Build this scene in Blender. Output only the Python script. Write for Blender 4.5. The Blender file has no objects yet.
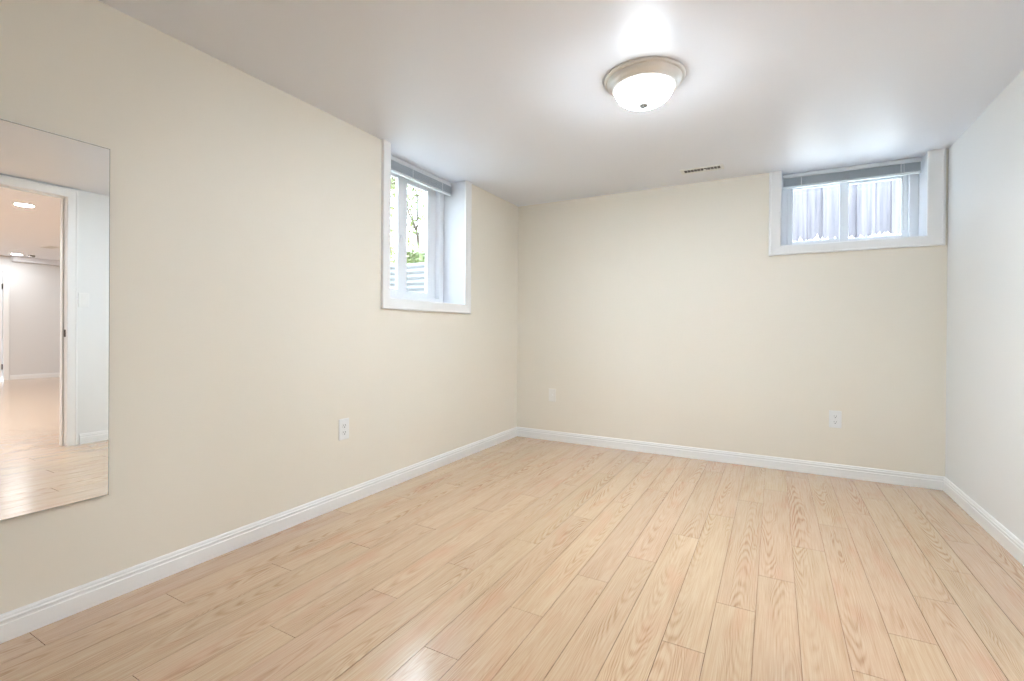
import bpy, bmesh, math, random
from mathutils import Vector, Matrix
C = bpy.context.scene.collection
SC = bpy.context.scene
PI = math.pi

# ------------------------------------------------------------------ camera
W, H = 3.065, 2.15                 # room width, ceiling height; left wall x=0, back wall y=0
FPX, YAW, PITCH, ROLL = 477.556, math.radians(28.8248), math.radians(-0.1954), math.radians(0.3949)
cam_d = bpy.data.cameras.new('camera'); cam = bpy.data.objects.new('camera', cam_d); C.objects.link(cam)
cam_d.sensor_fit = 'HORIZONTAL'; cam_d.sensor_width = 36.0
cam_d.lens = FPX / 1024 * 36.0
cam_d.shift_y = -7.99 / 1024
cam_d.clip_start = 0.02; cam_d.clip_end = 200
fw = Vector((-math.sin(YAW)*math.cos(PITCH), math.cos(YAW)*math.cos(PITCH), math.sin(PITCH)))
rt = Vector((math.cos(YAW), math.sin(YAW), 0)); up = rt.cross(fw)
r2 = math.cos(ROLL)*rt + math.sin(ROLL)*up
u2 = -math.sin(ROLL)*rt + math.cos(ROLL)*up
m3 = Matrix((r2, u2, -fw)).transposed()
cam.matrix_world = Matrix.Translation((2.11747, -3.95327, 0.98531)) @ m3.to_4x4()
SC.camera = cam

# ------------------------------------------------------------------ world, exposure
SKY = 7.0
LAMP = 262.0
world = bpy.data.worlds.new('sky'); SC.world = world; world.use_nodes = True
bg = world.node_tree.nodes['Background']
bg.inputs[0].default_value = (0.76, 0.88, 1.0, 1); bg.inputs[1].default_value = SKY
vs = SC.view_settings
vs.view_transform = 'Standard'; vs.look = 'None'; vs.gamma = 1.0; vs.use_curve_mapping = False
vs.exposure = 0.95
SC.cycles.caustics_reflective = False

def portal(name, loc, rot, sx, sy):
    d = bpy.data.lights.new(name, 'AREA'); d.shape = 'RECTANGLE'; d.size = sx; d.size_y = sy
    d.cycles.is_portal = True
    o = bpy.data.objects.new(name, d); C.objects.link(o); o.location = loc; o.rotation_euler = rot
# the two windows guide the sky light into the room
portal('window_daylight', (-0.30, -1.294, 1.67), (0, -PI/2, 0), 0.96, 0.83)
portal('window_daylight', (2.5575, 0.30, 1.88), (-PI/2, 0, 0), 0.82, 0.54)

# ------------------------------------------------------------------ helpers
def s2l(r, g, b):
    f = lambda c: c/12.92 if c <= .04045 else ((c+.055)/1.055)**2.4
    return (f(r/255), f(g/255), f(b/255), 1)

def mat(name, col, rough=.5, metal=0, noise=0.0, nscale=8.0, bump=0.0, bscale=200.0, emit=None, estr=0, spec=.5):
    m = bpy.data.materials.new(name); m.use_nodes = True
    nt = m.node_tree; b = nt.nodes['Principled BSDF']
    b.inputs['Base Color'].default_value = col
    b.inputs['Roughness'].default_value = rough; b.inputs['Metallic'].default_value = metal
    b.inputs['Specular IOR Level'].default_value = spec
    tc = nt.nodes.new('ShaderNodeTexCoord')
    if noise > 0:
        n = nt.nodes.new('ShaderNodeTexNoise'); n.inputs['Scale'].default_value = nscale; n.inputs['Detail'].default_value = 3
        nt.links.new(tc.outputs['Object'], n.inputs['Vector'])
        mx = nt.nodes.new('ShaderNodeMix'); mx.data_type = 'RGBA'
        mx.inputs[6].default_value = tuple(c*(1-noise) for c in col[:3])+(1,)
        mx.inputs[7].default_value = tuple(min(1, c*(1+noise)) for c in col[:3])+(1,)
        nt.links.new(n.outputs['Fac'], mx.inputs[0]); nt.links.new(mx.outputs[2], b.inputs['Base Color'])
    if bump > 0:
        n2 = nt.nodes.new('ShaderNodeTexNoise'); n2.inputs['Scale'].default_value = bscale; n2.inputs['Detail'].default_value = 2
        nt.links.new(tc.outputs['Object'], n2.inputs['Vector'])
        bp = nt.nodes.new('ShaderNodeBump'); bp.inputs['Strength'].default_value = bump; bp.inputs['Distance'].default_value = .002
        nt.links.new(n2.outputs['Fac'], bp.inputs['Height']); nt.links.new(bp.outputs['Normal'], b.inputs['Normal'])
    if emit:
        b.inputs['Emission Color'].default_value = emit; b.inputs['Emission Strength'].default_value = estr
    return m

def bx(bm, x0, x1, y0, y1, z0, z1, mi=0):
    v = [bm.verts.new(p) for p in ((x0,y0,z0),(x1,y0,z0),(x1,y1,z0),(x0,y1,z0),(x0,y0,z1),(x1,y0,z1),(x1,y1,z1),(x0,y1,z1))]
    for q in ((3,2,1,0),(4,5,6,7),(0,1,5,4),(1,2,6,5),(2,3,7,6),(3,0,4,7)):
        f = bm.faces.new([v[i] for i in q]); f.material_index = mi

def lathe(bm, prof, seg=48, c=(0,0,0), axis='z'):
    rings = []
    for r, h in prof:
        ring = []
        for i in range(seg):
            a = 2*PI*i/seg
            p = (r*math.cos(a), r*math.sin(a), h) if axis == 'z' else ((h, r*math.cos(a), r*math.sin(a)) if axis == 'x' else (r*math.cos(a), h, r*math.sin(a)))
            ring.append(bm.verts.new(Vector(p)+Vector(c)))
        rings.append(ring)
    for a, b in zip(rings, rings[1:]):
        for i in range(seg):
            j = (i+1) % seg
            bm.faces.new((a[i], a[j], b[j], b[i]))
    for ring in (rings[0], rings[-1]):
        try: bm.faces.new(ring)
        except ValueError: pass

def sweep(bm, prof, path, up_of, closed=False):
    """prof: list of (out, h) ; path: list of (point, outdir) ; extrudes the profile along the path (mitred by caller)."""
    rings = []
    for P, O in path:
        rings.append([bm.verts.new(Vector(P) + Vector(O)*o + Vector(up_of)*h) for o, h in prof])
    n = len(prof)
    pairs = list(zip(rings, rings[1:])) + ([(rings[-1], rings[0])] if closed else [])
    for a, b in pairs:
        for i in range(n):
            j = (i+1) % n
            bm.faces.new((a[i], a[j], b[j], b[i]))
    if not closed:
        bm.faces.new(rings[0]); bm.faces.new(rings[-1][::-1])

def tube(bm, p0, p1, r0, r1, seg=7):
    p0, p1 = Vector(p0), Vector(p1); d = (p1-p0).normalized()
    a = d.orthogonal().normalized(); b = d.cross(a)
    R = []
    for p, r in ((p0, r0), (p1, r1)):
        R.append([bm.verts.new(p + a*r*math.cos(2*PI*i/seg) + b*r*math.sin(2*PI*i/seg)) for i in range(seg)])
    for i in range(seg):
        j = (i+1) % seg; bm.faces.new((R[0][i], R[0][j], R[1][j], R[1][i]))
    bm.faces.new(R[0][::-1]); bm.faces.new(R[1])

def obj(name, bm, mats, parent=None, bevel=0, smooth=False, segs=2):
    if not isinstance(mats, (list, tuple)): mats = [mats]
    bmesh.ops.recalc_face_normals(bm, faces=bm.faces[:])
    me = bpy.data.meshes.new(name); bm.to_mesh(me); bm.free()
    for m in mats: me.materials.append(m)
    o = bpy.data.objects.new(name, me); C.objects.link(o)
    if parent is not None: o.parent = parent
    if smooth:
        for p in me.polygons: p.use_smooth = True
    if bevel:
        md = o.modifiers.new('bevel', 'BEVEL'); md.width = bevel; md.segments = segs; md.limit_method = 'ANGLE'; md.angle_limit = math.radians(40)
    return o

def tag(o, label, cat, group=None, kind=None):
    o['label'] = label; o['category'] = cat
    if group: o['group'] = group
    if kind: o['kind'] = kind
    return o

def thing(name, loc, label, cat, group=None):
    o = bpy.data.objects.new(name, None); o.empty_display_size = .1; C.objects.link(o); o.location = loc
    return tag(o, label, cat, group)

def struct(name, bm, m, parent=None, **k):
    o = obj(name, bm, m, parent, **k)
    if parent is None: o['kind'] = 'structure'
    return o

def sroot(name):
    o = bpy.data.objects.new(name, None); C.objects.link(o); o['kind'] = 'structure'; return o

def loc(bm, ox, oy, oz):
    bmesh.ops.translate(bm, verts=bm.verts[:], vec=(-ox, -oy, -oz)); return bm

# ------------------------------------------------------------------ materials
M_wall = mat('cream_wall_paint', s2l(238,233,221), .55, bump=.05, bscale=260)
M_wall_right = mat('daylit_right_wall_paint', s2l(235,237,237), .5, bump=.05, bscale=260)  # paler paint; part of the left window's cool daylight is in its colour
M_ceil = mat('white_ceiling_paint', s2l(240,244,252), .43, spec=.6, bump=.02, bscale=300)
M_trim = mat('white_trim_paint', s2l(243,244,244), .35)
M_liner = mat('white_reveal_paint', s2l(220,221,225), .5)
M_pvc = mat('white_window_vinyl', s2l(240,243,246), .35)
M_plate = mat('white_plastic', s2l(240,241,240), .35)
M_plate2 = mat('cream_painted_plate', s2l(242,240,234), .5)
M_dark = mat('dark_slot', (.02,.02,.02,1), .6)
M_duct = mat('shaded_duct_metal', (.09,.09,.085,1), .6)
M_nickel = mat('brushed_nickel', s2l(240,239,236), .36, metal=.45, noise=.04, nscale=40)
M_bowl = mat('glowing_frosted_glass', s2l(250,250,250), .3, emit=(.83,.92,1,1), estr=LAMP)
# glow shaped by normal: flanks dimmed against ceiling halo, tip dimmed for the finial
_nt = M_bowl.node_tree; _g = _nt.nodes.new('ShaderNodeNewGeometry'); _s = _nt.nodes.new('ShaderNodeSeparateXYZ'); _nt.links.new(_g.outputs['Normal'], _s.inputs[0])
_r = _nt.nodes.new('ShaderNodeMapRange'); _r.inputs[1].default_value = 0; _r.inputs[2].default_value = -1.0; _r.inputs[3].default_value = 0; _r.inputs[4].default_value = 1
_c = _nt.nodes.new('ShaderNodeValToRGB'); _e = _c.color_ramp.elements
_e[0].position = .2; _e[0].color = (.012,.012,.012,1); _e[1].position = .985; _e[1].color = (.012,.012,.012,1)
for _q, _v in ((.72,.115),(.89,1.0),(.955,1.0)):
    _k = _e.new(_q); _k.color = (_v,_v,_v,1)
_m = _nt.nodes.new('ShaderNodeMath'); _m.operation = 'MULTIPLY'; _m.inputs[1].default_value = LAMP
_nt.links.new(_s.outputs[2], _r.inputs[0]); _nt.links.new(_r.outputs[0], _c.inputs[0]); _nt.links.new(_c.outputs[0], _m.inputs[0])
_nt.links.new(_m.outputs[0], _nt.nodes['Principled BSDF'].inputs['Emission Strength'])
M_slat = mat('silver_blind_slat', s2l(176,186,194), .4)
M_rail = mat('blind_rail_white', s2l(226,232,235), .35)
M_cord = mat('blind_cord', s2l(225,228,230), .8)
M_hall_wall = mat('grey_white_hall_paint', s2l(226,226,226), .6, bump=.05)
M_hall_ceil = mat('hall_ceiling_paint', s2l(238,239,244), .5)
M_led = mat('recessed_lamp_lens', (1,1,1,1), .4, emit=(1,.96,.90,1), estr=12)
M_steel_dark = mat('dark_hardware', s2l(70,66,60), .4, metal=.9)
M_under = mat('floor_underlay', s2l(140,104,74), .9)
M_galv = mat('galvanised_steel', s2l(128,128,128), .55, metal=.1, noise=.05, nscale=14)
M_gravel = mat('whitened_bounce_gravel', s2l(242,241,238), .9, noise=.06, nscale=60)  # whitened so it bounces daylight up onto the ceiling
M_ground = mat('pale_ground', s2l(150,150,120), .9, noise=.3, nscale=6)
M_leaf = mat('spring_leaf', s2l(108,118,74), .6, noise=.25, nscale=3)
M_leaf2 = mat('yellow_green_leaf', s2l(126,126,78), .6, noise=.25, nscale=3)
M_bark = mat('grey_brown_bark', s2l(74,62,54), .9, noise=.3, nscale=12)

def glass_mat():
    m = bpy.data.materials.new('window_glass'); m.use_nodes = True; nt = m.node_tree
    for n in list(nt.nodes): nt.nodes.remove(n)
    o = nt.nodes.new('ShaderNodeOutputMaterial'); t = nt.nodes.new('ShaderNodeBsdfTransparent'); t.inputs[0].default_value = (.97,.985,.985,1)
    g = nt.nodes.new('ShaderNodeBsdfGlossy'); g.inputs['Roughness'].default_value = .02
    lw = nt.nodes.new('ShaderNodeLayerWeight'); lw.inputs[0].default_value = .5
    p5 = nt.nodes.new('ShaderNodeMath'); p5.operation = 'POWER'; p5.inputs[1].default_value = 4.0
    fr = nt.nodes.new('ShaderNodeMath'); fr.operation = 'MULTIPLY_ADD'; fr.inputs[1].default_value = .8; fr.inputs[2].default_value = .04
    nt.links.new(lw.outputs['Facing'], p5.inputs[0]); nt.links.new(p5.outputs[0], fr.inputs[0])
    mx = nt.nodes.new('ShaderNodeMixShader')
    nt.links.new(fr.outputs[0], mx.inputs[0]); nt.links.new(t.outputs[0], mx.inputs[1]); nt.links.new(g.outputs[0], mx.inputs[2]); nt.links.new(mx.outputs[0], o.inputs[0])
    return m
M_glass = glass_mat()

def mirror_mat():
    m = bpy.data.materials.new('mirror_silver'); m.use_nodes = True; b = m.node_tree.nodes['Principled BSDF']
    b.inputs['Base Color'].default_value = (.93,.945,.94,1); b.inputs['Metallic'].default_value = 1; b.inputs['Roughness'].default_value = .0
    return m
M_mirror = mirror_mat()

def plank_mat():
    m = bpy.data.materials.new('oak_laminate'); m.use_nodes = True; nt = m.node_tree; L = nt.links.new
    b = nt.nodes['Principled BSDF']
    N = lambda t: nt.nodes.new(t)
    uv = N('ShaderNodeUVMap'); uv.uv_map = 'plank_uv'
    at = N('ShaderNodeAttribute'); at.attribute_name = 'plank_random'
    sx = N('ShaderNodeSeparateXYZ'); L(uv.outputs[0], sx.inputs[0])
    def math_(op, a, bb):
        n = N('ShaderNodeMath'); n.operation = op
        for i, s in ((0, a), (1, bb)):
            if isinstance(s, (int, float)): n.inputs[i].default_value = s
            else: L(s, n.inputs[i])
        return n.outputs[0]
    rz = math_('MULTIPLY', at.outputs['Fac'], 71.0)
    def vec(ku, kv):
        c = N('ShaderNodeCombineXYZ'); L(math_('MULTIPLY', sx.outputs[0], ku), c.inputs[0]); L(math_('MULTIPLY', sx.outputs[1], kv), c.inputs[1]); L(rz, c.inputs[2]); return c.outputs[0]
    def noise(v, sc, det, dist=0):
        n = N('ShaderNodeTexNoise'); n.inputs['Scale'].default_value = sc; n.inputs['Detail'].default_value = det; n.inputs['Distortion'].default_value = dist
        L(v, n.inputs['Vector']); return n.outputs['Fac']
    wn = N('ShaderNodeTexWhiteNoise'); wn.noise_dimensions = '1D'; L(math_('MULTIPLY', at.outputs['Fac'], 913.0), wn.inputs['W'])
    sc_ = N('ShaderNodeSeparateColor'); L(wn.outputs['Color'], sc_.inputs[0])
    # cathedral grain: nested arches along each plank, centred off its middle, bent by noise
    uc = math_('MULTIPLY', math_('SUBTRACT', sc_.outputs[0], .5), 1.5)
    warp = noise(vec(14.0, 2.2), 1.0, 2.0)
    warp2 = noise(vec(45.0, 10.0), 1.0, 2.0)
    u1 = math_('SUBTRACT', math_('MULTIPLY', math_('SUBTRACT', sx.outputs[0], .064), 15.6), uc)
    u1 = math_('ADD', u1, math_('MULTIPLY', math_('SUBTRACT', warp, .5), 1.1))
    par = math_('MULTIPLY', math_('MULTIPLY', u1, u1), 8.0)
    freq = math_('MULTIPLY_ADD', sc_.outputs[1], 6.0); freq.node.inputs[2].default_value = 7.0
    cyc = math_('ADD', math_('ADD', math_('MULTIPLY', sx.outputs[1], freq), par), math_('ADD', math_('MULTIPLY', warp, 3.0), math_('MULTIPLY', warp2, .5)))
    ring = math_('MULTIPLY_ADD', math_('SINE', math_('MULTIPLY', cyc, 6.2832), 0), .5); ring.node.inputs[2].default_value = .5
    ring = math_('POWER', ring, 1.6)
    fib = noise(vec(300.0, 6.0), 1.0, 3.0)
    amp = noise(vec(16.0, 1.6), 1.0, 1.0)
    mr = N('ShaderNodeMapRange'); L(amp, mr.inputs[0]); mr.inputs[1].default_value = .44; mr.inputs[2].default_value = .68; mr.inputs[3].default_value = .06; mr.inputs[4].default_value = .44
    grain = math_('ADD', math_('MULTIPLY', ring, mr.outputs[0]), math_('MULTIPLY', math_('SUBTRACT', fib, .36), 1.05))
    cr = N('ShaderNodeValToRGB'); L(grain, cr.inputs[0])
    e = cr.color_ramp.elements
    e[0].position = 0.0; e[0].color = s2l(*P_LIGHT); e[1].position = .85; e[1].color = s2l(*P_DARK)
    k = cr.color_ramp.elements.new(.35); k.color = s2l(*P_MID)
    # rosy patches, plank to plank tone
    ros = noise(vec(11.0, 3.0), 1.0, 1.0)
    mr2 = N('ShaderNodeMapRange'); L(ros, mr2.inputs[0]); mr2.inputs[1].default_value = .58; mr2.inputs[2].default_value = .74; mr2.inputs[3].default_value = 0; mr2.inputs[4].default_value = .45
    mxr = N('ShaderNodeMix'); mxr.data_type = 'RGBA'; mxr.blend_type = 'MULTIPLY'; L(mr2.outputs[0], mxr.inputs[0]); L(cr.outputs[0], mxr.inputs[6]); mxr.inputs[7].default_value = (1.0,.80,.76,1)
    hs = N('ShaderNodeHueSaturation'); L(mxr.outputs[2], hs.inputs['Color'])
    L(math_('MULTIPLY_ADD', sc_.outputs[2], .07), hs.inputs['Value']); hs.inputs['Value'].links[0].from_node.inputs[2].default_value = .965
    L(math_('MULTIPLY_ADD', sc_.outputs[1], .010), hs.inputs['Hue']); hs.inputs['Hue'].links[0].from_node.inputs[2].default_value = .494
    L(hs.outputs[0], b.inputs['Base Color'])
    b.inputs['Roughness'].default_value = .21
    b.inputs['Specular IOR Level'].default_value = .9
    b.inputs['Coat Weight'].default_value = .7; b.inputs['Coat IOR'].default_value = 1.55; b.inputs['Coat Roughness'].default_value = .17
    bp = N('ShaderNodeBump'); bp.inputs['Strength'].default_value = .05; bp.inputs['Distance'].default_value = .0006
    L(grain, bp.inputs['Height']); L(bp.outputs[0], b.inputs['Normal'])
    return m
P_LIGHT, P_MID, P_DARK = (208,179,147), (197,162,128), (165,127,93)
M_plank = plank_mat()

# ------------------------------------------------------------------ floor (planks of one laminate floor)
PX, PITCHX, PLEN = 0.013, 0.1283, 1.22
Y0, Y1 = -4.25, 0.0
HX, HY0, HY1, HH = 10.5, -6.0, 0.3, 2.32          # adjoining room beyond the doorway
known = {0:-3.353,1:-3.018,2:-2.68,4:-3.285,5:-2.95,6:-2.62,9:-2.78,10:-2.46,11:-2.13,14:-2.386,15:-2.065,16:-1.77,19:-1.98,20:-1.65}
def build_floor():
    rnd = random.Random(11)
    verts, faces, mi, rv, uvs = [], [], [], [], []
    g = .0009
    kmax = int((HX-PX)/PITCHX)+1
    for k in range(-1, kmax):
        xa, xb = PX+k*PITCHX, PX+(k+1)*PITCHX
        xa_, xb_ = max(0, xa), min(HX, xb)
        lo, hi = (Y0, Y1) if xb_ <= W+.06 else (HY0, HY1)
        j = known.get(k, -3.353+.33*k + rnd.uniform(-.05, .05))
        while j > lo: j -= PLEN
        while j < hi:
            a, bq = max(j, lo), min(j+PLEN, hi)
            j += PLEN
            if bq-a < .004: continue
            r = rnd.random(); n = len(verts); fl = rnd.choice((-1, 1))
            x0, x1, y0, y1 = xa_+g, xb_-g, a+g, bq-g
            if x1-x0 < .006: continue
            top = [(x0,y0,0),(x1,y0,0),(x1,y1,0),(x0,y1,0)]
            bot = [(x0,y0,-.006),(x1,y0,-.006),(x1,y1,-.006),(x0,y1,-.006)]
            verts += top+bot
            fs = [(n,n+1,n+2,n+3)]
            for q in range(4):
                w = (q+1) % 4
                fs.append((n+4+q, n+4+w, n+w, n+q))
            for f in fs:
                faces.append(f); mi.append(0); rv.append(r)
                for vi in f: uvs.append((verts[vi][0]-xa, fl*verts[vi][1]+r*17))
    for (x0, x1, y0, y1) in ((0, W+.06, Y0, Y1), (W+.06, HX, HY0, HY1)):
        n = len(verts); verts += [(x0,y0,-.004),(x1,y0,-.004),(x1,y1,-.004),(x0,y1,-.004),(x0,y0,-.12),(x1,y0,-.12),(x1,y1,-.12),(x0,y1,-.12)]
        for f in ((n,n+1,n+2,n+3),(n+7,n+6,n+5,n+4),(n+4,n+5,n+1,n),(n+5,n+6,n+2,n+1),(n+6,n+7,n+3,n+2),(n+7,n+4,n,n+3)):
            faces.append(f); mi.append(1); rv.append(0); uvs += [(0,0)]*4
    me = bpy.data.meshes.new('floor'); me.from_pydata(verts, [], faces)
    me.materials.append(M_plank); me.materials.append(M_under)
    me.polygons.foreach_set('material_index', mi)
    at = me.attributes.new('plank_random', 'FLOAT', 'FACE'); at.data.foreach_set('value', rv)
    ul = me.uv_layers.new(name='plank_uv'); ul.data.foreach_set('uv', [c for p in uvs for c in p])
    me.update()
    o = bpy.data.objects.new('floor', me); C.objects.link(o); o['kind'] = 'structure'
build_floor()

# ------------------------------------------------------------------ walls and ceiling
T = .28                                    # outer wall thickness
LY0, LY1, LZ = -1.706, -.882, 1.187        # left window opening
RX0, RX1, RZ = 2.152, 2.963, 1.610         # back window opening
DY0, DY1, DZ = -3.07, -2.262, 2.072        # doorway clear opening
J = .018
bm = bmesh.new()
bx(bm, -T, 0, Y0-.12, LY0-J, -.12, H); bx(bm, -T, 0, LY1+J, T, -.12, H); bx(bm, -T, 0, LY0-J, LY1+J, -.12, LZ-J)
struct('wall_left', bm, M_wall)
bm = bmesh.new()
bx(bm, 0, RX0-J, 0, T, -.12, H); bx(bm, RX1+J, W, 0, T, -.12, H); bx(bm, RX0-J, RX1+J, 0, T, -.12, RZ-J)
struct('wall_back', bm, M_wall)
bm = bmesh.new()
bx(bm, W, W+.12, Y0-.12, DY0-J, .0, H); bx(bm, W, W+.12, DY1+J, T, .0, H); bx(bm, W, W+.12, DY0-J, DY1+J, DZ+J, H)
struct('wall_right', bm, M_wall_right)
bm = bmesh.new(); bx(bm, 0, W, Y0-.12, Y0, -.12, H); struct('wall_front', bm, M_wall)
bm = bmesh.new(); bx(bm, -T, W+.12, Y0-.12, T, H, H+.30); struct('ceiling', bm, M_ceil)

# adjoining room seen through the doorway in the mirror
bm = bmesh.new(); bx(bm, W+.12, HX+.1, HY0-.1, HY1+.1, HH, HH+.13); struct('ceiling_hall', bm, M_hall_ceil)
FDY0, FDY1 = -1.52, -.73
bm = bmesh.new(); bx(bm, HX, HX+.1, HY0-.1, FDY0, 0, HH); bx(bm, HX, HX+.1, FDY1, HY1+.1, 0, HH); bx(bm, HX, HX+.1, FDY0, FDY1, 2.05, HH); struct('wall_far', bm, M_hall_wall)
bm = bmesh.new(); bx(bm, HX-.12, HX, FDY1+.1, HY1, 2.23, HH); struct('trim_1', bm, M_hall_ceil)
bm = bmesh.new(); bx(bm, W+.12, HX+.1, HY1, HY1+.1, 0, HH); struct('wall_hall_left', bm, M_hall_wall)
bm = bmesh.new(); bx(bm, W+.12, HX+.1, HY0-.1, HY0, 0, HH); struct('wall_hall_right', bm, M_hall_wall)
bm = bmesh.new(); bx(bm, W+.02, W+.12, HY0-.1, Y0-.12, 0, HH); struct('wall_hall_near', bm, M_hall_wall)

# ------------------------------------------------------------------ baseboards (stepped profile)
BB = [(0,0),(.013,0),(.013,.055),(.0100,.058),(.0100,.064),(.0125,.066),(.0125,.071),(.009,.074),(.0085,.080),(.006,.085),(0,.086)]
def baseboard(name, pts_out, m=M_trim):
    bm = bmesh.new(); sweep(bm, BB, pts_out, (0,0,1)); return struct(name, bm, m)
baseboard('baseboard_left', [((0,Y0,0),(1,1,0)), ((0,0,0),(1,-1,0))])
baseboard('baseboard_back', [((0,0,0),(1,-1,0)), ((W,0,0),(-1,-1,0))])
baseboard('baseboard_right', [((W,0,0),(-1,-1,0)), ((W,DY1+.085,0),(-1,0,0))])
baseboard('baseboard_right', [((W,DY0-.085,0),(-1,0,0)), ((W,Y0,0),(-1,1,0))])
baseboard('baseboard_front', [((W,Y0,0),(-1,1,0)), ((0,Y0,0),(1,1,0))])
baseboard('baseboard_far', [((HX,FDY1+.09,0),(-1,0,0)), ((HX,HY1,0),(-1,0,0))])

# ------------------------------------------------------------------ casing profile: rounded outer edge, flat, inner bead
CP = lambda w: [(0,0),(0,.010),(.004,.013),(w*.55,.016),(w-.016,.017),(w-.012,.020),(w-.003,.019),(w,.015),(w,0)]
def casing(bm, pts, w, n):
    """pts: (inner corner, direction towards the outside edge); n: normal into the room"""
    sweep(bm, CP(w), pts, n)

# ------------------------------------------------------------------ windows
def bars(bm, ax, p, q, d0, d1):
    """a box spanning p=(a0,z0) q=(a1,z1) in the wall plane, from d0 to d1 through the wall"""
    if ax == 'y': bx(bm, d0, d1, p[0], q[0], p[1], q[1])
    else: bx(bm, p[0], q[0], d0, d1, p[1], q[1])
def ring_frame(bm, ax, a0, a1, z0, z1, wl, wr, wb, wt, d0, d1):
    bars(bm, ax, (a0,z0), (a0+wl,z1), d0, d1); bars(bm, ax, (a1-wr,z0), (a1,z1), d0, d1)
    bars(bm, ax, (a0+wl,z0), (a1-wr,z0+wb), d0, d1); bars(bm, ax, (a0+wl,z1-wt), (a1-wr,z1), d0, d1)

# window in the left wall
w1 = sroot('window_1')
bm = bmesh.new()
cw = .071
casing(bm, [((0,LY0,H),(0,-1,0)), ((0,LY0,LZ),(0,-1,-1)), ((0,LY1,LZ),(0,1,-1)), ((0,LY1,H),(0,1,0))], cw, (1,0,0))
obj('casing', bm, M_trim, w1)
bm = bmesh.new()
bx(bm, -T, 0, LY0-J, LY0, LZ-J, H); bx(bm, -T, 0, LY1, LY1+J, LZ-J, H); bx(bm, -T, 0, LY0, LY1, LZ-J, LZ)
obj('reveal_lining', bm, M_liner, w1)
bm = bmesh.new(); ring_frame(bm, 'y', LY0, LY1, LZ, H, .05, .055, .045, .045, -.275, -.200); obj('window_frame', bm, M_pvc, w1, bevel=.003)
bm = bmesh.new(); ring_frame(bm, 'y', -1.656, -1.325, LZ+.045, H-.045, .05, .075, .04, .05, -.232, -.208); s = obj('sash', bm, M_pvc, w1, bevel=.003)
bm = bmesh.new(); bx(bm, -.222, -.218, -1.607, -1.399, LZ+.084, H-.094); obj('pane', bm, M_glass, s)
bm = bmesh.new(); ring_frame(bm, 'y', -1.335, -.937, LZ+.045, H-.045, .065, .10, .04, .05, -.262, -.238); s = obj('sash', bm, M_pvc, w1, bevel=.003)
bm = bmesh.new(); bx(bm, -.252, -.248, -1.271, -1.036, LZ+.084, H-.094); obj('pane', bm, M_glass, s)
bm = bmesh.new(); bx(bm, -.208, -.196, -1.375, -1.357, 1.60, 1.66); obj('latch', bm, M_pvc, w1, bevel=.003)

# window in the back wall
w2 = sroot('window_2')
bm = bmesh.new()
casing(bm, [((RX0,0,H),(-1,0,0)), ((RX0,0,RZ),(-1,0,-.84)), ((RX1,0,RZ),(1.12,0,-.84)), ((RX1,0,H),(1.12,0,0))], .079, (0,-1,0))
obj('casing', bm, M_trim, w2)
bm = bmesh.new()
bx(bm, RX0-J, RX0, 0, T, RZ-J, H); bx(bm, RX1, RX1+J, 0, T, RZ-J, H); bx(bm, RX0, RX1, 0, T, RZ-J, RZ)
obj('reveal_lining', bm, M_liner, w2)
bm = bmesh.new(); ring_frame(bm, 'x', RX0, RX1, RZ, H, .04, .05, .028, .04, .200, .275); obj('window_frame', bm, M_pvc, w2, bevel=.003)
bm = bmesh.new(); ring_frame(bm, 'x', RX0+.04, 2.575, RZ+.028, H-.04, .038, .053, .032, .05, .208, .232); s = obj('sash', bm, M_pvc, w2, bevel=.003)
bm = bmesh.new(); bx(bm, 2.229, 2.523, .218, .222, RZ+.059, H-.089); obj('pane', bm, M_glass, s)
bm = bmesh.new(); ring_frame(bm, 'x', 2.525, RX1-.05, RZ+.028, H-.04, .05, .036, .032, .05, .238, .262); s = obj('sash', bm, M_pvc, w2, bevel=.003)
bm = bmesh.new(); bx(bm, 2.574, 2.878, .248, .252, RZ+.059, H-.089); obj('pane', bm, M_glass, s)

# ------------------------------------------------------------------ blinds, drawn up
def blind(label, length, base, rot, cords, pull):
    t = thing('window_blind', base, label, 'blind', None)
    t.rotation_euler = (0,0,rot)
    L2 = length/2
    # local: x along the window, y towards the room (negative), z down from the ceiling
    bm = bmesh.new()
    sweep(bm, [(-.0125,0),(.0125,0),(.0125,-.022),(.010,-.026),(-.010,-.026),(-.0125,-.022)], [((-L2,0,0),(0,1,0)), ((L2,0,0),(0,1,0))], (0,0,1))
    obj('headrail', bm, M_rail, t)
    bm = bmesh.new(); z = -.031
    rnd = random.Random(3)
    for i in range(30):
        tilt = rnd.uniform(-.0006, .0006)
        # each slat is a shallow arched strip
        prof = [(-.0125,-.0005), (-.0125,.0008), (0,.0019), (.0125,.0008), (.0125,-.0005), (0,.0007)]
        sweep(bm, prof, [((-L2+.004, rnd.uniform(-.001,.001), z+tilt),(0,1,0)), ((L2-.004, 0, z-tilt),(0,1,0))], (0,0,1))
        z -= .0018
    obj('slat_stack', bm, M_slat, t)
    bm = bmesh.new(); bx(bm, -L2+.002, L2-.002, -.0125, .0125, z-.016, z-.001); obj('bottom_rail', bm, M_rail, t, bevel=.003)
    for c in cords:
        bm = bmesh.new(); bx(bm, c-.0025, c+.0025, -.0142, -.0128, z-.014, -.02); bx(bm, c-.0025, c+.0025, .0128, .0142, z-.014, -.02); obj('ladder_tape', bm, M_cord, t)
    if pull:
        px, zl = pull
        bm = bmesh.new(); tube(bm, (px,-.018,-.02), (px,-.018,zl), .0022, .0022, 6); tube(bm, (px,-.018,zl), (px,-.018,zl-.03), .003, .006, 8); obj('pull_cord', bm, M_cord, t)
    return t
blind('raised white and silver blind in the tall left wall window', .812, (-.135, -1.294, H-.004), PI/2, (-.05, .29), None)
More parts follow.
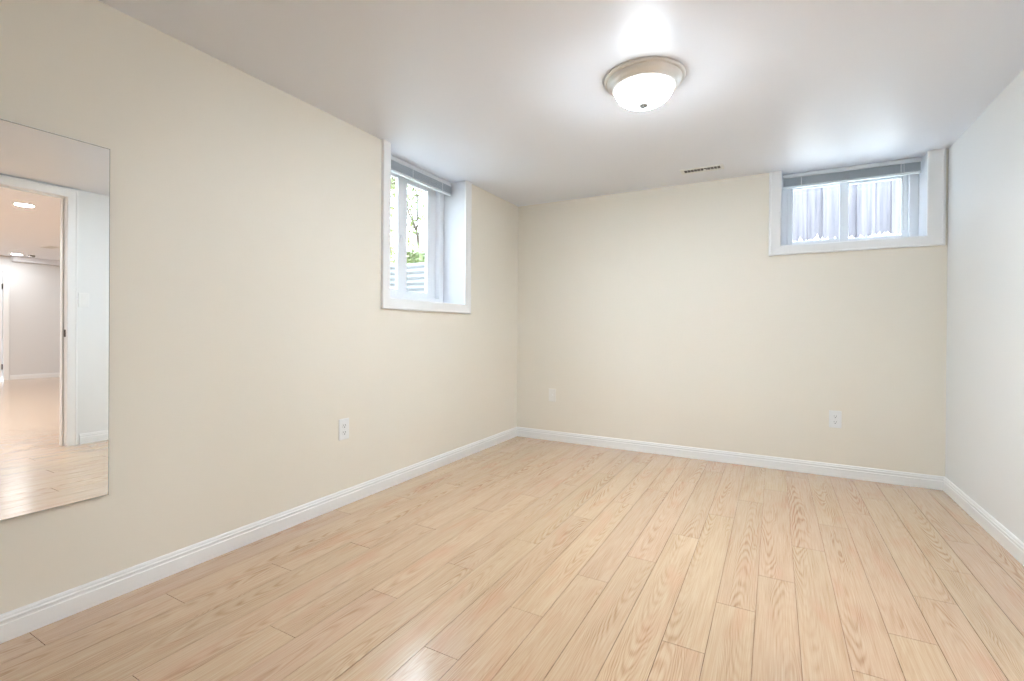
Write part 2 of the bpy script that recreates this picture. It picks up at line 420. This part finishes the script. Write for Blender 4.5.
blind('raised white and silver blind in the small back wall window', .792, (2.5575, .105, H-.004), 0, (-.28, .29), (.305, -.44))

# ------------------------------------------------------------------ doorway in the right wall (seen in the mirror)
d1 = sroot('door_1')
bm = bmesh.new()
casing(bm, [((W,DY0,0),(0,-1,0)), ((W,DY0,DZ),(0,-1,1)), ((W,DY1,DZ),(0,1,1)), ((W,DY1,0),(0,1,0))], .068, (-1,0,0)); obj('casing', bm, M_trim, d1)
bm = bmesh.new()
casing(bm, [((W+.12,DY0,0),(0,-1,0)), ((W+.12,DY0,DZ),(0,-1,1)), ((W+.12,DY1,DZ),(0,1,1)), ((W+.12,DY1,0),(0,1,0))], .078, (1,0,0)); obj('casing', bm, M_trim, d1)
bm = bmesh.new()
bx(bm, W, W+.12, DY0-J, DY0, 0, DZ+J); bx(bm, W, W+.12, DY1, DY1+J, 0, DZ+J); bx(bm, W, W+.12, DY0, DY1, DZ, DZ+J)
bx(bm, W+.05, W+.085, DY0, DY0+.011, 0, DZ); bx(bm, W+.05, W+.085, DY1-.011, DY1, 0, DZ); bx(bm, W+.05, W+.085, DY0+.011, DY1-.011, DZ-.011, DZ)
obj('jamb', bm, M_trim, d1)
bm = bmesh.new(); bx(bm, W+.014, W+.044, DY1-.0025, DY1, .91, .97); obj('strike_plate', bm, M_steel_dark, d1)

# far door across the adjoining room
d2 = sroot('door_2')
bm = bmesh.new(); bx(bm, HX+.03, HX+.07, FDY0+.005, FDY1-.005, .008, 2.045)
for z0, z1 in ((.2,.9),(1.05,1.9)):
    for y0, y1 in ((FDY0+.12, FDY0+.36), (FDY1-.36, FDY1-.12)): bx(bm, HX+.022, HX+.03, y0, y1, z0, z1)
obj('door_leaf', bm, M_trim, d2, bevel=.004)
bm = bmesh.new()
casing(bm, [((HX,FDY0,0),(0,-1,0)), ((HX,FDY0,2.05),(0,-1,1)), ((HX,FDY1,2.05),(0,1,1)), ((HX,FDY1,0),(0,1,0))], .08, (-1,0,0)); obj('casing', bm, M_trim, d2)
for z in (.25, 1.75):
    bm = bmesh.new(); lathe(bm, [(.008,-.05),(.008,.05)], 10, (HX+.02, FDY1-.008, z)); obj('hinge', bm, M_steel_dark, d2)

# ------------------------------------------------------------------ ceiling lamp
LX, LYc = 1.580, -1.733
t = thing('ceiling_light', (LX, LYc, H), 'lit flush dome ceiling light with brushed nickel ring', 'ceiling light')
bm = bmesh.new()
lathe(bm, [(.02,0),(.181,0),(.182,-.004),(.179,-.010),(.172,-.013),(.168,-.013),(.166,-.017),(.163,-.026),(.156,-.035),(.150,-.039),(.148,-.042),(.145,-.046),(.141,-.049),(.136,-.050),(.132,-.047),(.131,-.040),(.02,-.040)], 96)
obj('ring', bm, M_nickel, t, smooth=True).modifiers.new('split', 'EDGE_SPLIT').split_angle = math.radians(50)
bm = bmesh.new()
prof = [(.130,-.040),(.131,-.048)]
for i in range(1, 15):
    a = i/14*PI/2
    prof.append((.131*math.cos(a)**.85 if i < 14 else .003, -.048-.072*math.sin(a)))
lathe(bm, prof, 72); obj('glass_bowl', bm, M_bowl, t, smooth=True)
bm = bmesh.new(); lathe(bm, [(.002,-.117),(.018,-.119),(.0195,-.122),(.0185,-.126),(.010,-.128),(.008,-.132),(.0045,-.135),(.001,-.1355)], 20); obj('finial', bm, mat('grey_metal_finial', s2l(150,148,144), .6), t, smooth=True)

# ------------------------------------------------------------------ ceiling registers
def register(label, base, lx, ly):
    t = thing('ceiling_vent', base, label, 'vent')
    bm = bmesh.new(); hx, hy = lx/2, ly/2; b = .021
    bx(bm, -hx, hx, -hy, -hy+b, -.006, 0); bx(bm, -hx, hx, hy-b, hy, -.006, 0); bx(bm, -hx, -hx+b, -hy+b, hy-b, -.006, 0); bx(bm, hx-b, hx, -hy+b, hy-b, -.006, 0)
    obj('vent_frame', bm, M_plate, t, bevel=.003)
    bm = bmesh.new(); bx(bm, -hx+b, hx-b, -hy+b, hy-b, -.0012, -.0002); obj('duct_shade_sheet', bm, M_duct, t)  # flat dark sheet; the duct's shade is put into its colour
    bm = bmesh.new(); n = 11; step = (lx-2*b)/n
    for i in range(n+1):
        x = -hx+b+i*step
        v = [bm.verts.new(p) for p in ((x-.0018,-hy+b,-.0015),(x+.0018,-hy+b,-.0015),(x+.003,-hy+b,-.0045),(x-.0006,-hy+b,-.0045),
                                      (x-.0018,hy-b,-.0015),(x+.0018,hy-b,-.0015),(x+.003,hy-b,-.0045),(x-.0006,hy-b,-.0045))]
        for q in ((0,1,2,3),(7,6,5,4),(0,4,5,1),(1,5,6,2),(2,6,7,3),(3,7,4,0)): bm.faces.new([v[k] for k in q])
    obj('louvre_fins', bm, M_plate, t)
    bm = bmesh.new(); bx(bm, .01, .026, -.005, .005, -.011, -.0055); obj('damper_lever', bm, M_plate, t)
    return t
register('small white slotted vent in the near room ceiling by the back wall', (1.653, -.312, H), .285, .105)
register('ceiling vent of the far room, seen in the mirror', (8.45, -.70, HH), .36, .16)

# ------------------------------------------------------------------ recessed lights and detector of the adjoining room
def downlight(x, y, label, energy=27):
    t = thing('recessed_light', (x, y, HH), label, 'recessed light', 'recessed lights of the far room')
    bm = bmesh.new(); lathe(bm, [(.075,0),(.095,0),(.095,-.003),(.090,-.006),(.075,-.005)], 36); obj('trim_ring', bm, M_trim, t, smooth=True)
    bm = bmesh.new(); lathe(bm, [(.002,-.001),(.076,-.001),(.076,-.003),(.002,-.004)], 36); obj('lens', bm, M_led, t)
    l = bpy.data.lights.new('downlight_glow', 'AREA'); l.shape = 'DISK'; l.size = .14; l.energy = energy; l.color = (.93,.96,1)
    lo = bpy.data.objects.new('downlight_glow', l); C.objects.link(lo); lo.parent = t; lo.location = (0,0,-.012)
downlight(5.04, -1.97, 'bright round recessed light seen in the mirror, the larger one nearer the doorway')
downlight(9.95, -.70, 'small round recessed light seen in the mirror, farther away near the bulkhead', 5)
for x, y in ((4.3, -3.9), (7.4, -2.4), (8.8, -4.2)): downlight(x, y, 'added unseen recessed light that brightens the far room')  # unseen fixtures, added only to brighten the adjoining room
t = thing('smoke_detector', (9.95, -.50, HH), 'tiny detector on the far room ceiling, beside the smaller recessed light', 'smoke detector')
bm = bmesh.new(); lathe(bm, [(.002,0),(.045,0),(.045,-.02),(.036,-.035),(.002,-.038)], 28); obj('housing', bm, mat('grey_plastic', s2l(150,145,140), .5), t)

# ------------------------------------------------------------------ mirror on the left wall
t = thing('wall_mirror', (0, -3.54, .385), 'large frameless mirror on the left wall, reflecting a doorway', 'mirror')
my0, my1, mh = -.42, .395, 1.244
bm = bmesh.new(); bx(bm, .0005, .008, my0+.01, my1-.01, .01, mh-.01); obj('backing', bm, M_dark, t)
bm = bmesh.new(); bx(bm, .008, .013, my0, my1, 0, mh); obj('mirror_glass', bm, M_mirror, t)
bm = bmesh.new(); e = .0012
bx(bm, .008, .0132, my0-e, my0, -e, mh+e); bx(bm, .008, .0132, my1, my1+e, -e, mh+e); bx(bm, .008, .0132, my0, my1, -e, 0); bx(bm, .008, .0132, my0, my1, mh, mh+e)
obj('polished_edge', bm, mat('mirror_edge_glass', s2l(120,124,116), .25), t)

# ------------------------------------------------------------------ outlets, plates, switch   (local: x across, y out of wall, z up)
def outlet(label, base, rot, group=None):
    t = thing('wall_outlet', base, label, 'outlet', group); t.rotation_euler = (0,0,rot)
    bm = bmesh.new(); bx(bm, -.036, .036, 0, .0065, -.059, .059); obj('cover_plate', bm, M_plate, t, bevel=.004, segs=3)
    for z in (.0195, -.0195):
        bm = bmesh.new()
        lathe(bm, [(.0165,.0065),(.0165,.0085),(.001,.0088)], 28, (0,0,0), 'y')
        for v in bm.verts: v.co.z = max(-.0135, min(.0135, v.co.z))*1.04
        bmesh.ops.translate(bm, verts=bm.verts[:], vec=(0,0,z)); r = obj('receptacle', bm, M_plate, t)
        bm = bmesh.new(); bx(bm, -.0075, -.0055, .0086, .0093, z-.001, z+.007); bx(bm, .0055, .0075, .0086, .0093, z, z+.0065)
        lathe(bm, [(.0028,.0086),(.0028,.0093)], 12, (0,0,z-.0075), 'y'); obj('slots', bm, M_dark, r)
    bm = bmesh.new(); lathe(bm, [(.003,.0065),(.003,.0075),(.001,.008)], 12, (0,0,0), 'y'); obj('screw', bm, M_nickel, t)
    return t
outlet('white duplex outlet low on the left wall under the tall window', (0, -2.060, .428), -PI/2)
outlet('white duplex outlet low on the back wall below the small window', (2.486, 0, .393), PI)
t = thing('cable_plate', (.363, 0, .409), 'small cream cover plate low on the back wall by the left corner', 'wall plate'); t.rotation_euler = (0,0,PI)
bm = bmesh.new(); bx(bm, -.035, .035, 0, .006, -.057, .057); obj('cover_plate', bm, M_plate2, t, bevel=.004, segs=3)
bm = bmesh.new(); lathe(bm, [(.0075,.006),(.0075,.009),(.0045,.009),(.0045,.016),(.0015,.016)], 16, (0,0,0), 'y'); obj('jack', bm, M_nickel, t)
for z in (.042, -.042):
    bm = bmesh.new(); lathe(bm, [(.003,.006),(.003,.007),(.001,.0075)], 12, (0,0,z), 'y'); obj('screw', bm, M_plate2, t)
t = thing('light_switch', (W, -2.150, 1.222), 'white rocker light switch beside the doorway, seen in the mirror', 'light switch'); t.rotation_euler = (0,0,PI/2)
bm = bmesh.new(); bx(bm, -.036, .036, 0, .0065, -.059, .059); obj('cover_plate', bm, M_plate, t, bevel=.004, segs=3)
bm = bmesh.new()
for z0, z1, o0, o1 in ((-.033, 0, .0105, .0075), (0, .033, .0075, .0105)):
    v = [bm.verts.new(p) for p in ((-.0165,.0065,z0),(.0165,.0065,z0),(.0165,.0065,z1),(-.0165,.0065,z1),(-.0165,o0,z0),(.0165,o0,z0),(.0165,o1,z1),(-.0165,o1,z1))]
    for q in ((0,1,2,3),(4,5,6,7),(0,1,5,4),(1,2,6,5),(2,3,7,6),(3,0,4,7)): bm.faces.new([v[k] for k in q])
obj('rocker', bm, M_plate, t)

# ------------------------------------------------------------------ outside the left window: corrugated steel well, ground, trees
GZ = 1.58
bm = bmesh.new()
hw, dp, rad = .80, 1.05, .42; cy = -1.294
path = [(-T, cy+hw)]
path.append((-T-.05, cy+hw))
for i in range(0, 13):
    a = PI/2*i/12; path.append((-(T+dp-rad)-rad*math.sin(a), cy+hw-rad+rad*math.cos(a)))
path += [(x, 2*cy-y) for x, y in reversed(path)]
nz = 96; z0, z1 = .95, 1.61; rows = []
for i in range(nz+1):
    z = z0+(z1-z0)*i/nz; off = .011*math.sin(2*PI*(z-z0)/.052)
    row = []
    for k, (x, y) in enumerate(path):
        a = Vector(path[max(0,k-1)]); b_ = Vector(path[min(len(path)-1,k+1)]); d = (b_-a).normalized(); n = Vector((-d.y, d.x))
        row.append((x+n.x*off, y+n.y*off, z))
    rows.append(row)
vv = [[bm.verts.new(p) for p in r] for r in rows]
for i in range(nz):
    for k in range(len(path)-1): bm.faces.new((vv[i][k], vv[i][k+1], vv[i+1][k+1], vv[i+1][k]))
o = obj('window_well', bm, M_galv, None, smooth=True); md = o.modifiers.new('solid', 'SOLIDIFY'); md.thickness = .002
tag(o, 'corrugated steel window well outside the tall left window', 'window well')

bm = bmesh.new(); n = 40
grid = [[None]*(n+1) for _ in range(n+1)]; rnd = random.Random(5)
for i in range(n+1):
    for k in range(n+1):
        gx, gy = -T-.01-1.0*i/n, -.765+1.53*k/n
        qx, qy = -(T+dp-rad)-gx, abs(gy)-(hw-rad)          # stay inside the rounded corners of the well
        if qx > 0 and qy > 0 and math.hypot(qx, qy) > rad-.04:
            f_ = (rad-.04)/math.hypot(qx, qy); gx = -(T+dp-rad)-qx*f_; gy = math.copysign(hw-rad+qy*f_, gy)
        grid[i][k] = bm.verts.new((gx, cy+gy, 1.02+rnd.uniform(-.012,.012)))
for i in range(n):
    for k in range(n): bm.faces.new((grid[i][k], grid[i+1][k], grid[i+1][k+1], grid[i][k+1]))
o = obj('gravel_bed', bm, M_gravel); tag(o, 'unseen gravel bed, whitened to bounce daylight, at the bottom of the steel window well', 'gravel', kind='stuff')

bm = bmesh.new()
def gq(x0, x1, y0, y1, z):
    bx(bm, x0, x1, y0, y1, z-.5, z)
gq(-14, -T-dp-.04, -14, 14, GZ); gq(-T-dp-.04, -1.2, cy+hw+.04, 14, GZ); gq(-1.2, -T, cy+hw+.04, T, GZ); gq(-T-dp-.04, -T, -14, cy-hw-.04, GZ)
struct('ground', bm, M_ground)

def tree(label, base, h, seed, leaf, nleaf=900, spread=.55, lsize=.06, levels=4):
    rnd = random.Random(seed)
    t = thing('tree', base, label, 'tree', 'trees beyond the left window')
    bm = bmesh.new(); tips = []
    def grow(p, d, L, r, lv):
        for s in range(2):
            q = p + d*L*.5; tube(bm, p, q, r, r*.82, 7); p = q; r *= .82
            d = (d + Vector((rnd.uniform(-.16,.16), rnd.uniform(-.16,.16), rnd.uniform(-.02,.1)))).normalized()
            if lv <= 2: tips.append((p.copy(), lv))
        if lv == 0: tips.append((p, 0)); return
        for i in range(3 if lv > 1 else 3):
            a = rnd.uniform(0, 2*PI); k = rnd.uniform(.5, 1.0)*spread*1.4
            grow(p, (d + Vector((math.cos(a)*k, math.sin(a)*k, rnd.uniform(-.15,.35)))).normalized(), L*rnd.uniform(.62,.82), r*.66, lv-1)
    grow(Vector((0,0,0)), Vector((0,0,1)), h*.34, h*.013, levels)
    obj('trunk', bm, M_bark, t)
    bm = bmesh.new()
    for i in range(nleaf):
        p, lv = rnd.choice(tips); c = p + Vector((rnd.gauss(0,.13), rnd.gauss(0,.13), rnd.gauss(0,.13)))
        if i % 2:
            d = Vector((rnd.gauss(0,1), rnd.gauss(0,1), rnd.gauss(0,1))).normalized()*rnd.random()**.4
            c = Vector((d.x*h*.34, d.y*h*.34, h*.42+d.z*h*.42))
        u = Vector((rnd.uniform(-1,1), rnd.uniform(-1,1), rnd.uniform(-1,1))).normalized(); w = u.orthogonal().normalized()
        s = lsize*rnd.uniform(.6, 1.3)
        f = [bm.verts.new(c+u*s), bm.verts.new(c+w*s*.45), bm.verts.new(c-u*s*.8), bm.verts.new(c-w*s*.45)]
        bm.faces.new(f)
    obj('foliage', bm, leaf, t)
tree('pale green tree with thin twigs nearest outside the left window', (-2.9, 2.1, GZ), 2.9, 4, M_leaf, 3600, .75, .035)
tree('bright yellow-green tree in the left pane of the tall window', (-6.0, 3.6, GZ), 3.9, 9, M_leaf2, 6500, .75, .055)
tree('taller pale tree standing behind the twiggy one outside', (-5.4, 7.4, GZ), 4.6, 21, M_leaf, 3200, .7, .06)
def bush(label, base, r, seed, leaf, n=1200):
    rnd = random.Random(seed); t = thing('bush', base, label, 'bush')
    bm = bmesh.new()
    for i in range(9):
        a = rnd.uniform(0, 2*PI); tube(bm, (0,0,0), (math.cos(a)*r*.5, math.sin(a)*r*.5, r*rnd.uniform(.7,1.3)), .012, .004, 6)
    obj('stems', bm, M_bark, t); bm = bmesh.new()
    for i in range(n):
        d = Vector((rnd.gauss(0,1), rnd.gauss(0,1), rnd.gauss(0,1))).normalized()*r*rnd.uniform(.5,1.0)
        c = Vector((d.x, d.y, r*.75+d.z*.75)); u = Vector((rnd.uniform(-1,1), rnd.uniform(-1,1), rnd.uniform(-1,1))).normalized(); w = u.orthogonal().normalized(); s = .045*rnd.uniform(.6,1.3)
        bm.faces.new([bm.verts.new(c+u*s), bm.verts.new(c+w*s*.5), bm.verts.new(c-u*s*.8), bm.verts.new(c-w*s*.5)])
    obj('foliage', bm, leaf, t)
bush('low pale green bush behind the rim of the steel window well', (-2.0, .95, GZ), .32, 2, M_leaf)

# ------------------------------------------------------------------ outside the back window: pebble strip and board fence
def fence_mat():
    m = bpy.data.materials.new('weathered_fence_wood'); m.use_nodes = True; nt = m.node_tree; L = nt.links.new; b = nt.nodes['Principled BSDF']
    tc = nt.nodes.new('ShaderNodeTexCoord'); mp = nt.nodes.new('ShaderNodeMapping'); mp.inputs['Scale'].default_value = (30, 4, 1.1); L(tc.outputs['Object'], mp.inputs[0])
    n = nt.nodes.new('ShaderNodeTexNoise'); n.inputs['Scale'].default_value = 1.4; n.inputs['Detail'].default_value = 4; L(mp.outputs[0], n.inputs['Vector'])
    cr = nt.nodes.new('ShaderNodeValToRGB'); L(n.outputs['Fac'], cr.inputs[0]); e = cr.color_ramp.elements
    e[0].position = .3; e[0].color = s2l(84,81,86); e[1].position = .7; e[1].color = s2l(114,109,113)
    L(cr.outputs[0], b.inputs['Base Color']); b.inputs['Roughness'].default_value = .85
    return m
M_fence = fence_mat()
t = thing('fence', (2.6, 1.30, 1.75), 'pale vertical board fence outside the small back window', 'fence')
rnd = random.Random(8); x = -1.9; i = 0
while x < .42:
    w = .138+rnd.uniform(-.006,.006); bm = bmesh.new(); zt = 1.55+rnd.uniform(-.015,.015)
    yo = 0 if i % 2 == 0 else .022
    bx(bm, x, x+w, yo, yo+.018, -.02+rnd.uniform(0,.03), zt); obj('board', bm, M_fence, t, bevel=.003); x += w-.012 + rnd.uniform(0,.006); i += 1
for z in (.35, 1.25):
    bm = bmesh.new(); bx(bm, -1.9, .47, .042, .08, z, z+.09); obj('rail', bm, M_fence, t)
bm = bmesh.new(); nx, ny = 90, 26; rnd = random.Random(6)
g2 = [[bm.verts.new((1.2+1.84*i/nx, T+.02+.97*k/ny, 1.655+.15*(k/ny)+max(0, rnd.gauss(0,.022)))) for k in range(ny+1)] for i in range(nx+1)]
for i in range(nx):
    for k in range(ny): bm.faces.new((g2[i][k], g2[i+1][k], g2[i+1][k+1], g2[i][k+1]))
o = obj('pebble_strip', bm, M_gravel); tag(o, 'strip of pale pebbles at the foot of the board fence', 'pebbles', kind='stuff')
bm = bmesh.new(); bx(bm, -1.2, W, T, 9, 1.0, 1.63); struct('ground_back', bm, M_ground)
